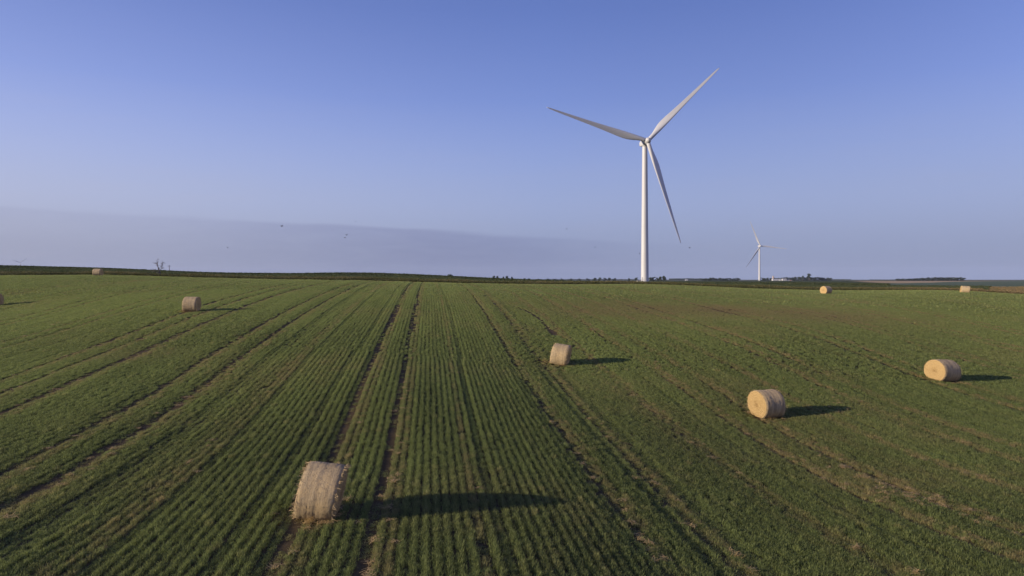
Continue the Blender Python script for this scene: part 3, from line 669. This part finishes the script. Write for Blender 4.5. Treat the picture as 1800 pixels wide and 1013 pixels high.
    # rotor
    rot = Matrix.Translation((0, -4.6 * k, hub_h + .3 * k)) @ Matrix.Rotation(R(-5), 4, 'X')
    hb = MB(); prof = [(1.45, 1.6), (1.55, 1.2), (1.75, .5), (1.80, -.4), (1.6, -1.3), (1.15, -2.1), (.6, -2.55), (.05, -2.7)]
    hb.lathe([(r_ * k, z * k) for r_, z in prof], 36)
    hub = hb.build('hub', M['white'], t, True); hub.matrix_local = rot @ Matrix.Rotation(R(-90), 4, 'X')
    bm = bmesh.new(); bm.from_mesh(hub.data); bmesh.ops.recalc_face_normals(bm, faces=bm.faces); bm.to_mesh(hub.data); bm.free()
    if detail:
        cp = MB().lathe([(.5, -2.62), (.5, -2.74), (.42, -2.78)], 20).build('nose_hatch', M['grey'], hub)
        cp.matrix_parent_inverse = Matrix.Identity(4)
    bme = blade_mesh(Rt)
    for i in range(3):
        o = link(bpy.data.objects.new('blade', bme), t)
        o.matrix_local = rot @ Matrix.Rotation(R(90 - phase + 120 * i), 4, 'Y') @ Matrix.Rotation(R(2.5), 4, 'X')
        if detail:
            c = MB().lathe([(1.25 * k, .95 * k), (1.25 * k, 1.5 * k), (1.16 * k, 1.6 * k)], 28, False, False).build('root_collar', M['white'], o, True)
    return t
make_turbine('tall white wind turbine, the largest, towering at the hayfield edge', spot(1133.5, 400), 81.2, 61.8, R(9.1), -75)
make_turbine('smaller distant white wind turbine standing beside the white farm buildings', spot(1335, 1640), 82.5, 64.0, R(5), -7)
make_turbine('tiny faint wind turbine half hidden behind the leafy hill', spot(35.5, 5750), 83.0, 62.0, R(30), 36, False)
# padmount transformer beside the near tower
tp = spot(1122.5, 399); tr = thing('transformer_box', 'small pale transformer box on the ground by the tall turbine tower', 'utility box', tp, R(10))
MB().box(-.9, .9, -.7, .7, -.3, 1.45).build('cabinet', M['farm_white'], tr); MB().box(-.96, .96, -.76, .76, 1.45, 1.55).build('lid', M['grey'], tr)
MB().box(-1.1, 1.1, -.9, .9, -.5, -.02).build('plinth', M['concrete'], tr)

# ------------------------------------------------------------------ trees
def crown_variant(i):
    """trunk, limbs and leaf-face crown of a unit tree 10 m tall"""
    r = np.random.default_rng(1200 + i); tk = MB(); tk.tube((0, 0, -.8), (0.1, 0, 3.0), .32, .24, 7); tk.tube((.1, 0, 3.0), (r.normal(0, .3), r.normal(0, .3), 7.2), .24, .07, 6)
    lobes = []
    conic = (i == 5)
    for k in range(9):
        a = r.random() * 6.28; z = 1.5 + 6.5 * k / 8.0; rr_ = (2.7 * (1 - abs(z - 4.2) / 6.5)) * (.4 + .7 * r.random())
        if conic: z = 1.6 + 7 * k / 9; rr_ = 1.5 * (1 - k / 10)
        p = Vector((math.cos(a) * rr_, math.sin(a) * rr_, z)); s = (1.1 + r.random() * 1.1) * (0.75 if conic else 1)
        lobes.append((p, s)); tk.tube((.1, 0, min(z - .8, 6.5) * .75), p, .11, .03, 5, False)
    V = []; Fc = []
    for k in range(1300):
        p0, s = lobes[r.integers(len(lobes))]; d = Vector(r.normal(0, 1, 3)).normalized(); q = p0 + Vector((d.x, d.y, d.z * .8)) * s * (r.random() ** .35)
        if q.z < 0.2: q.z = 0.2 + r.random()
        nn_ = (d + Vector(r.normal(0, .5, 3))).normalized(); u = nn_.orthogonal().normalized(); u = Matrix.Rotation(r.random() * 6.28, 3, nn_) @ u; v = nn_.cross(u); sz = .26 + .26 * r.random(); b0 = len(V)
        V += [tuple(q - u * sz), tuple(q + v * sz * .7), tuple(q + u * sz), tuple(q - v * sz * .7)]; Fc.append((b0, b0 + 1, b0 + 2, b0 + 3))
    t_me = bpy.data.meshes.new('trunk'); t_me.from_pydata(tk.v, [], tk.f); t_me.materials.append(M['bark'])
    c_me = bpy.data.meshes.new('crown'); c_me.from_pydata(V, [], Fc); c_me.materials.append(M['tree'])
    return t_me, c_me
CR = [crown_variant(i) for i in range(6)]
def tree(px, Y, top_py, wpx, label, group, var, name='tree'):
    p = spot(px, Y); H = (CZ - (top_py - HY) / F * Y) - p.z; Wd = wpx / F * Y
    H = max(H, 2.0)
    t = thing(name, label, 'tree' if name != 'shrub' else 'shrub', p, random.random() * 6.28, group)
    for nm, me in zip(('trunk', 'crown'), CR[var]): link(bpy.data.objects.new(nm, me), t)
    wref = 3.6 if var == 5 else 6.6
    t.scale = (Wd / wref, Wd / wref, H / (max(v.co.z for v in CR[var][1].vertices) - 0.35))
    return t
G1 = 'lone trees showing over the crest of the leafy crop'
tree(682, 880, 481.5, 5, 'small bushy treetop just breaking the crest, alone', G1, 0)
tree(705, 900, 482.5, 6, 'small low treetop joined to a wider one on the crest', G1, 1)
tree(713, 905, 482.0, 9, 'broad treetop with a small low one at its side on the crest', G1, 2)
tree(790, 900, 482.3, 15, 'widest lone rounded tree showing over the crest', G1, 3)
tree(748, 920, 485.5, 4, 'tiny shrub tip on the crest between two treetops', G1, 4)
tree(832, 940, 487.0, 5, 'tiny low bush on the crest between the widest lone tree and the ragged row', G1, 1)
for px, top, w, v in ((868, 485.0, 7, 0), (875, 485.3, 7, 2), (884, 486.6, 6, 4), (892, 485.4, 8, 3), (900, 486.8, 6, 1)):
    tree(px, 1000, top, w, 'dark tree in a short ragged row beyond the leafy crop crest', 'ragged tree row beyond the crest', v)
for px, top, w, v in ((922, 489.2, 6, 0), (930, 489.5, 7, 2), (946, 490.2, 6, 1), (963, 490, 7, 3), (975, 490.2, 8, 0), (988, 489.8, 6, 4), (1003, 490, 8, 2), (1018, 489.9, 7, 1), (1033, 489.6, 8, 3)):
    tree(px, 2400, top, w, 'tiny far tree in a thin line along the horizon', 'thin far tree line on the horizon', v)
for px, top, w, v in ((1046, 488.6, 8, 1), (1054, 488.0, 8, 3), (1063, 488.8, 8, 0), (1071, 488.4, 8, 2), (1080, 489.2, 8, 4)):
    tree(px, 1900, top, w, 'distant tree in a low clump on the leafy hill side of the tall turbine', 'low clump on the hill side of the tower', v)
tree(1105, 1700, 489.3, 6, 'single small distant tree midway between low clump and tall tower base', None, 2)
tree(1119, 1500, 488.2, 7, 'single small distant tree close to the tall tower base, hill side', None, 0)
for px, top, w, v in ((1143, 487.6, 8, 2), (1149, 486.9, 8, 0), (1156, 488.2, 7, 4)):
    tree(px, 1250, top, w, 'dark tree in the small clump behind the tall tower, farm side', 'small clump on the farm side of the tower', v)
tree(1161, 1220, 486.4, 8, 'broad dark tree next to the tallest in the clump behind the tower', None, 3)
tree(1167, 1220, 485.2, 9, 'tallest rounded dark tree of the clump behind the tall tower', None, 1)
for i, px in enumerate(range(1236, 1302, 6)):
    tree(px, 1800, 488.6 + 0.9 * abs(math.sin(i * 1.9)) + (1.8 if px < 1242 or px > 1296 else 0) - (.8 if 1244 < px < 1256 else 0), 9 + (i % 3), 'rounded tree in the wood between the two larger turbines', 'wood between the two larger turbines', i % 5)
for i, px in enumerate(range(1340, 1362, 5)):
    tree(px, 2060, 488.4 + .7 * (i % 2), 7, 'low tree behind the white farm, beside the distant turbine', 'trees behind the white farm', i % 5)
for i, px in enumerate(range(1364, 1462, 5)):
    top = np.interp(px, [1364, 1372, 1390, 1400, 1420, 1440, 1455, 1462], [488.8, 487.6, 487.2, 486.4, 486.8, 487.0, 487.8, 489.0]) + 0.9 * abs(math.sin(i * 2.3))
    tree(px, 2040, top, 8 + (i % 3), 'dark tree in the long grove by the white farm buildings', 'grove by the white farm', i % 5)
tree(1411, 2020, 485.0, 4, 'narrow tree rising a little above the farm grove', None, 5)
tree(1422, 2020, 481.2, 7, 'tall pointed tree rising well above the farm grove', None, 5)
for i, px in enumerate(range(1578, 1697, 5)):
    top = np.interp(px, [1578, 1600, 1622, 1640, 1690, 1697], [490.0, 489.4, 488.2, 487.2, 487.2, 488.6]) + 0.8 * abs(math.sin(i * 1.7))
    tree(px, 1750, top, 8 + (i % 3), 'dark tree in the straight grove on the tan field', 'grove on the tan field', i % 5)
# very far woods that read as one mass
def far_wood(name, label, x0, x1, Y, top, seed):
    r = np.random.default_rng(seed); V = []; Fc = []
    n = int((x1 - x0) * 55)
    for k in range(n):
        px = r.uniform(x0, x1); yy = Y + r.uniform(-40, 40); x = (px - CX) / F * yy; g = tz(x, yy) if k == 0 else g
        hmax = max(2, (CZ - (top + .9 * vnoise(np.array([px]), np.array([0.]), 7, seed)[0] * 1.2 - HY) / F * yy) - g); q = Vector((x, yy, g + hmax * r.random() ** .6))
        d = Vector(r.normal(0, 1, 3)); d.y -= .5; d.normalize(); u = d.orthogonal().normalized(); v = d.cross(u); s = 1.2 + 1.4 * r.random(); b0 = len(V)
        V += [tuple(q - u * s), tuple(q + v * s * .7), tuple(q + u * s), tuple(q - v * s * .7)]; Fc.append((b0, b0 + 1, b0 + 2, b0 + 3))
    o = mesh_obj(name, V, Fc, M['tree']); o['kind'] = 'stuff'; o['label'] = label
far_wood('far_wood', 'hazy blue far wood between tower and nearer wood', 1176, 1246, 3900, 489.3, 71)
far_wood('far_wood', 'hazy low far wood past the farm grove', 1458, 1496, 3900, 491.0, 72)
far_wood('far_wood', 'hazy low far wood beside the tan field grove', 1528, 1580, 3600, 491.5, 73)
far_wood('far_wood', 'thin hazy far wood on the horizon, hill side of the tower', 940, 1120, 4600, 490.7, 74)

# dead tree on the verge
def dead_tree():
    p = spot(280.5, 157.5); t = thing('dead_tree', 'bare leafless dead tree on the verge at the foot of the leafy hill', 'tree', p)
    r = np.random.default_rng(5); S = 157.5 / F
    # traced limbs as (dx, height) in photo pixels from the foot, with depth offsets
    def P(dx, h, dy=0.0): return Vector((dx * S, dy, h * S))
    limbs = {'trunk': [(P(1.5, -3), .15), (P(1, 0), .12), (P(.5, 6), .10), (P(-1.5, 12), .085), (P(-3.0, 17), .06), (P(-3.8, 22), .045), (P(-2.8, 27), .022)]}
    branches = [[(P(.6, 5), .075), (P(-4, 7.5, -.3), .055), (P(-10, 9.5, -.5), .04), (P(-16, 11.5, -.5), .015)],
                [(P(-3.0, 17), .05), (P(-5.5, 20, .3), .04), (P(-8, 22.5, .4), .03), (P(-12, 23, .5), .012)],
                [(P(-1.5, 12), .05), (P(.5, 17, .4), .038), (P(2.2, 22, .5), .028), (P(2.6, 28, .5), .012)],
                [(P(-.2, 8), .04), (P(3, 12, -.4), .03), (P(5.5, 15.5, -.5), .022), (P(7, 20, -.6), .01)],
                [(P(.5, 17, .4), .03), (P(3.5, 21, .7), .022), (P(5, 25.5, .9), .01)],
                [(P(-3.8, 22), .03), (P(-5, 26, .2), .02), (P(-4.2, 29, .2), .008)],
                [(P(3, 12, -.4), .025), (P(6.5, 13.5, -.7), .018), (P(8.5, 14, -.8), .008)],
                [(P(-4, 7.5, -.3), .03), (P(-7, 11, -.5), .02), (P(-9, 12, -.6), .008)]]
    mb = MB()
    for (a, ra), (b2, rb) in zip(limbs['trunk'], limbs['trunk'][1:]): mb.tube(a, b2, ra * 1.4, rb * 1.5, 7)
    tr_ = mb.build('trunk', M['deadwood'], t, True)
    for bi, br in enumerate(branches):
        mb = MB(); kk = 1.0 if bi < 2 else .6
        for (a, ra), (b2, rb) in zip(br, br[1:]):
            mb.tube(a, b2, ra * kk, rb * 1.3 * kk, 6)
            for k in range(4):
                f = r.random(); q = a.lerp(b2, f); d = Vector((r.normal(0, 1), r.normal(0, .6), abs(r.normal(.6, .5)))).normalized() * (.25 + .4 * r.random()); mid = q + d * .55 + Vector((r.normal(0, .05), 0, .03))
                mb.tube(q, mid, .030, .024, 5); mb.tube(mid, q + d, .024, .014, 4)
        mb.build('branch', M['deadwood'], t, True)
dead_tree()

# utility poles
def pole(px, Y, h, label, arm=True):
    p = spot(px, Y); t = thing('utility_pole', label, 'utility pole', p, R(30), 'wooden utility poles')
    MB().tube((0, 0, -1), (0, 0, h), .22, .17, 8).build('post', M['pole'], t, True)
    if arm:
        MB().box(-1.2, 1.2, -.16, -.04, h - .75, h - .6).build('crossarm', M['pole'], t)
        for x in (-1.0, 0.35, 1.0): MB().lathe([(.05, h - .6), (.06, h - .5), (.03, h - .42)], 8).build('insulator', M['grey'], t).location = (x, -.1, 0)
pole(297.5, 500, 11.2, 'lone utility pole top peeping over the leafy hill by the dead tree')
for px in (1389, 1412, 1424): pole(px, 1900, 9.0, 'thin utility pole standing before the grove of the white farm')

# ------------------------------------------------------------------ farmstead
def gable(name, label, px0, px1, Y, wall_h, ridge_h, depth, wall, roof, cat, doors=(), windows=(), rz=0.0):
    p = spot((px0 + px1) / 2, Y); L = (px1 - px0) / F * Y; t = thing(name, label, cat, p, rz)
    h, d = L / 2, depth / 2
    MB().add([(-h, -d, -.5), (h, -d, -.5), (h, d, -.5), (-h, d, -.5), (-h, -d, wall_h), (h, -d, wall_h), (h, d, wall_h), (-h, d, wall_h), (-h, 0, ridge_h), (h, 0, ridge_h)],
             [(0, 1, 5, 4), (2, 3, 7, 6), (1, 2, 6, 9, 5), (3, 0, 4, 8, 7), (0, 3, 2, 1), (4, 5, 9, 8), (6, 7, 8, 9)]).build('wall', wall, t)
    o_, th = .4, .14; k = (ridge_h - wall_h) / d
    for s in (-1, 1):
        ed = s * (d + o_); ze = wall_h - k * o_ + .04
        MB().add([(-h - o_, 0, ridge_h + .04), (h + o_, 0, ridge_h + .04), (h + o_, ed, ze), (-h - o_, ed, ze), (-h - o_, 0, ridge_h + .04 + th), (h + o_, 0, ridge_h + .04 + th), (h + o_, ed, ze + th), (-h - o_, ed, ze + th)],
                 [(0, 1, 2, 3), (7, 6, 5, 4), (0, 4, 5, 1), (2, 6, 7, 3), (1, 5, 6, 2), (3, 7, 4, 0)]).build('roof_slope', roof, t)
    for x, w, hh in doors: MB().box(x - w / 2, x + w / 2, -d - .06, -d + .02, 0, hh).build('door', M['grey'], t)
    for x, z, w, hh in windows: 
        wn = MB().box(x - w / 2, x + w / 2, -d - .05, -d + .02, z, z + hh).build('window', M['farm_white'], t); MB().box(x - w / 2 + .1, x + w / 2 - .1, -d - .07, -d - .03, z + .1, z + hh - .1).build('pane', M['glass'], wn)
    return t
gable('machine_shed', 'long low white farm shed beneath the tan silo', 1357.5, 1369.5, 1960, 3.6, 5.6, 11, M['farm_white'], M['farm_roof'], 'shed', doors=((-4.5, 3.5, 3.2), (3, 3.5, 3.2)))
gable('shed', 'short white farm shed between long shed and house', 1370.2, 1374.6, 1955, 3.0, 4.6, 7, M['farm_white'], M['farm_roof'], 'shed', doors=((0, 2.2, 2.3),))
gable('farm_house', 'two storey white farm house before the dark grove', 1375.0, 1381.8, 1950, 4.6, 7.0, 8, M['farm_white'], M['house_roof'], 'house', doors=((0.4, 1.0, 2.1),), windows=((-3.4, 1.0, 1.1, 1.4), (3.4, 1.0, 1.1, 1.4), (-3.4, 3.0, 1.1, 1.3), (0.4, 3.0, 1.1, 1.3), (3.4, 3.0, 1.1, 1.3)))
gable('garage', 'lowest white flat-looking farm building beside the house', 1382.8, 1388.2, 1950, 2.2, 3.0, 6, M['farm_white'], M['farm_roof'], 'garage', doors=((-1.5, 2.4, 1.9), (2.0, 2.4, 1.9)))
gable('red_shed', 'tiny dull red shed at the end of the farm buildings', 1389.6, 1392.2, 1965, 1.9, 2.8, 4, M['red'], M['house_roof'], 'shed', doors=((0, 1.4, 1.7),))
gable('white_shed', 'tiny lone white shed before the hazy far wood', 1204.5, 1208.5, 2300, 2.6, 4.2, 6, M['farm_white'], M['farm_roof'], 'shed', doors=((0, 2.0, 2.1),))
sp_ = spot(1359, 1985); si = thing('silo', 'tan round farm silo rising behind the long white shed', 'silo', sp_)
MB().lathe([(2.4, -.5), (2.4, 13.0)], 24).build('barrel', M['silo'], si, True)
MB().lathe([(2.5, 12.98), (2.2, 13.9), (1.2, 14.6), (.1, 14.8)], 24).build('dome', M['grey'], si, True)
for z in (2.5, 5.0, 7.5, 10.0): MB().lathe([(2.38, z), (2.46, z + .03), (2.46, z + .15), (2.38, z + .18)], 24, False, False).build('hoop', M['grey'], si)

# ------------------------------------------------------------------ birds
def bird(px, py, Y, label, span=.42, flap=.35, rz=0.0, seed=0):
    x = (px - CX) / F * Y; z = CZ - (py - HY) / F * Y; k = span / 0.42
    V = []; Fc = []; n = 8
    prof = [(-.135, .004), (-.11, .012), (-.09, .024), (-.04, .034), (.02, .036), (.06, .026), (.08, .024), (.10, .018), (.125, .004)]
    for yy, rr_ in prof:
        for i in range(n): a = 2 * math.pi * i / n; V.append((rr_ * math.cos(a), yy, rr_ * math.sin(a) * .85))
    for j in range(len(prof) - 1):
        for i in range(n): Fc.append((j * n + i, j * n + (i + 1) % n, (j + 1) * n + (i + 1) % n, (j + 1) * n + i))
    for s in (-1, 1):
        b0 = len(V); st = [(.02, .05, -.05, .01), (.09, .06, -.045, .01 + .09 * flap), (.15, .045, -.045, .01 + .15 * flap), (.21, -.01, -.035, .01 + .17 * flap)]
        for xx, y1, y2, zz in st: V += [(s * xx, y1, zz + .006), (s * xx, y2, zz + .004), (s * xx, y1, zz - .004), (s * xx, y2, zz - .004)]
        for j in range(3):
            a0, a1 = b0 + 4 * j, b0 + 4 * (j + 1); Fc += [(a0, a0 + 1, a1 + 1, a1), (a0 + 2, a1 + 2, a1 + 3, a0 + 3), (a0, a1, a1 + 2, a0 + 2), (a0 + 1, a0 + 3, a1 + 3, a1 + 1)]
    b0 = len(V); V += [(-.012, -.11, .006), (.012, -.11, .006), (.04, -.21, .006), (-.04, -.21, .006), (-.012, -.11, -.004), (.012, -.11, -.004), (.04, -.21, 0), (-.04, -.21, 0)]
    Fc += [(b0, b0 + 1, b0 + 2, b0 + 3), (b0 + 7, b0 + 6, b0 + 5, b0 + 4), (b0 + 1, b0 + 5, b0 + 6, b0 + 2), (b0, b0 + 3, b0 + 7, b0 + 4), (b0 + 2, b0 + 6, b0 + 7, b0 + 3)]
    o = mesh_obj('bird', [(a * k, b2 * k, c_ * k) for a, b2, c_ in V], Fc, M['feather'], None, True); o.location = (x, Y, z); o.rotation_euler = (R(8), R(random.uniform(-25, 25)), rz)
    tag(o, label, 'bird', 'small dark birds in flight')
bird(495, 398, 105, 'largest dark bird flying alone over the crop covered crest', .62, .5, 1.2)
bird(606, 418, 115, 'lower of two dark birds flying close together', .55, .3, 1.0)
bird(609, 413.5, 116, 'upper of two dark birds flying close together', .55, .7, .8)
for px, py, Y, rz in ((625, 390, 190, .5), (400, 436, 190, 2.0), (996, 403, 170, 1.5), (1046, 435, 180, -1.0), (1124, 446, 180, 1.2), (1212, 436, 140, .7)):
    bird(px, py, Y, 'tiny faint bird speck flying alone in the open sky', .58, .5, rz)

# ------------------------------------------------------------------ haze
hz = MB().box(-9300, 9300, -9300, 9300, -4.0, 160.0).build('haze', None); hz['kind'] = 'stuff'; hz['label'] = 'thin blue summer haze over the whole plain'
m = bpy.data.materials.new('haze'); m.use_nodes = True; t = m.node_tree; t.nodes.clear()
ho = t.nodes.new('ShaderNodeOutputMaterial'); pv = t.nodes.new('ShaderNodeVolumePrincipled'); t.links.new(pv.outputs[0], ho.inputs['Volume'])
pv.inputs['Color'].default_value = (0.62, 0.71, 0.96, 1); pv.inputs['Density'].default_value = 3.6e-5; pv.inputs['Anisotropy'].default_value = 0.0
hz.data.materials.append(m)
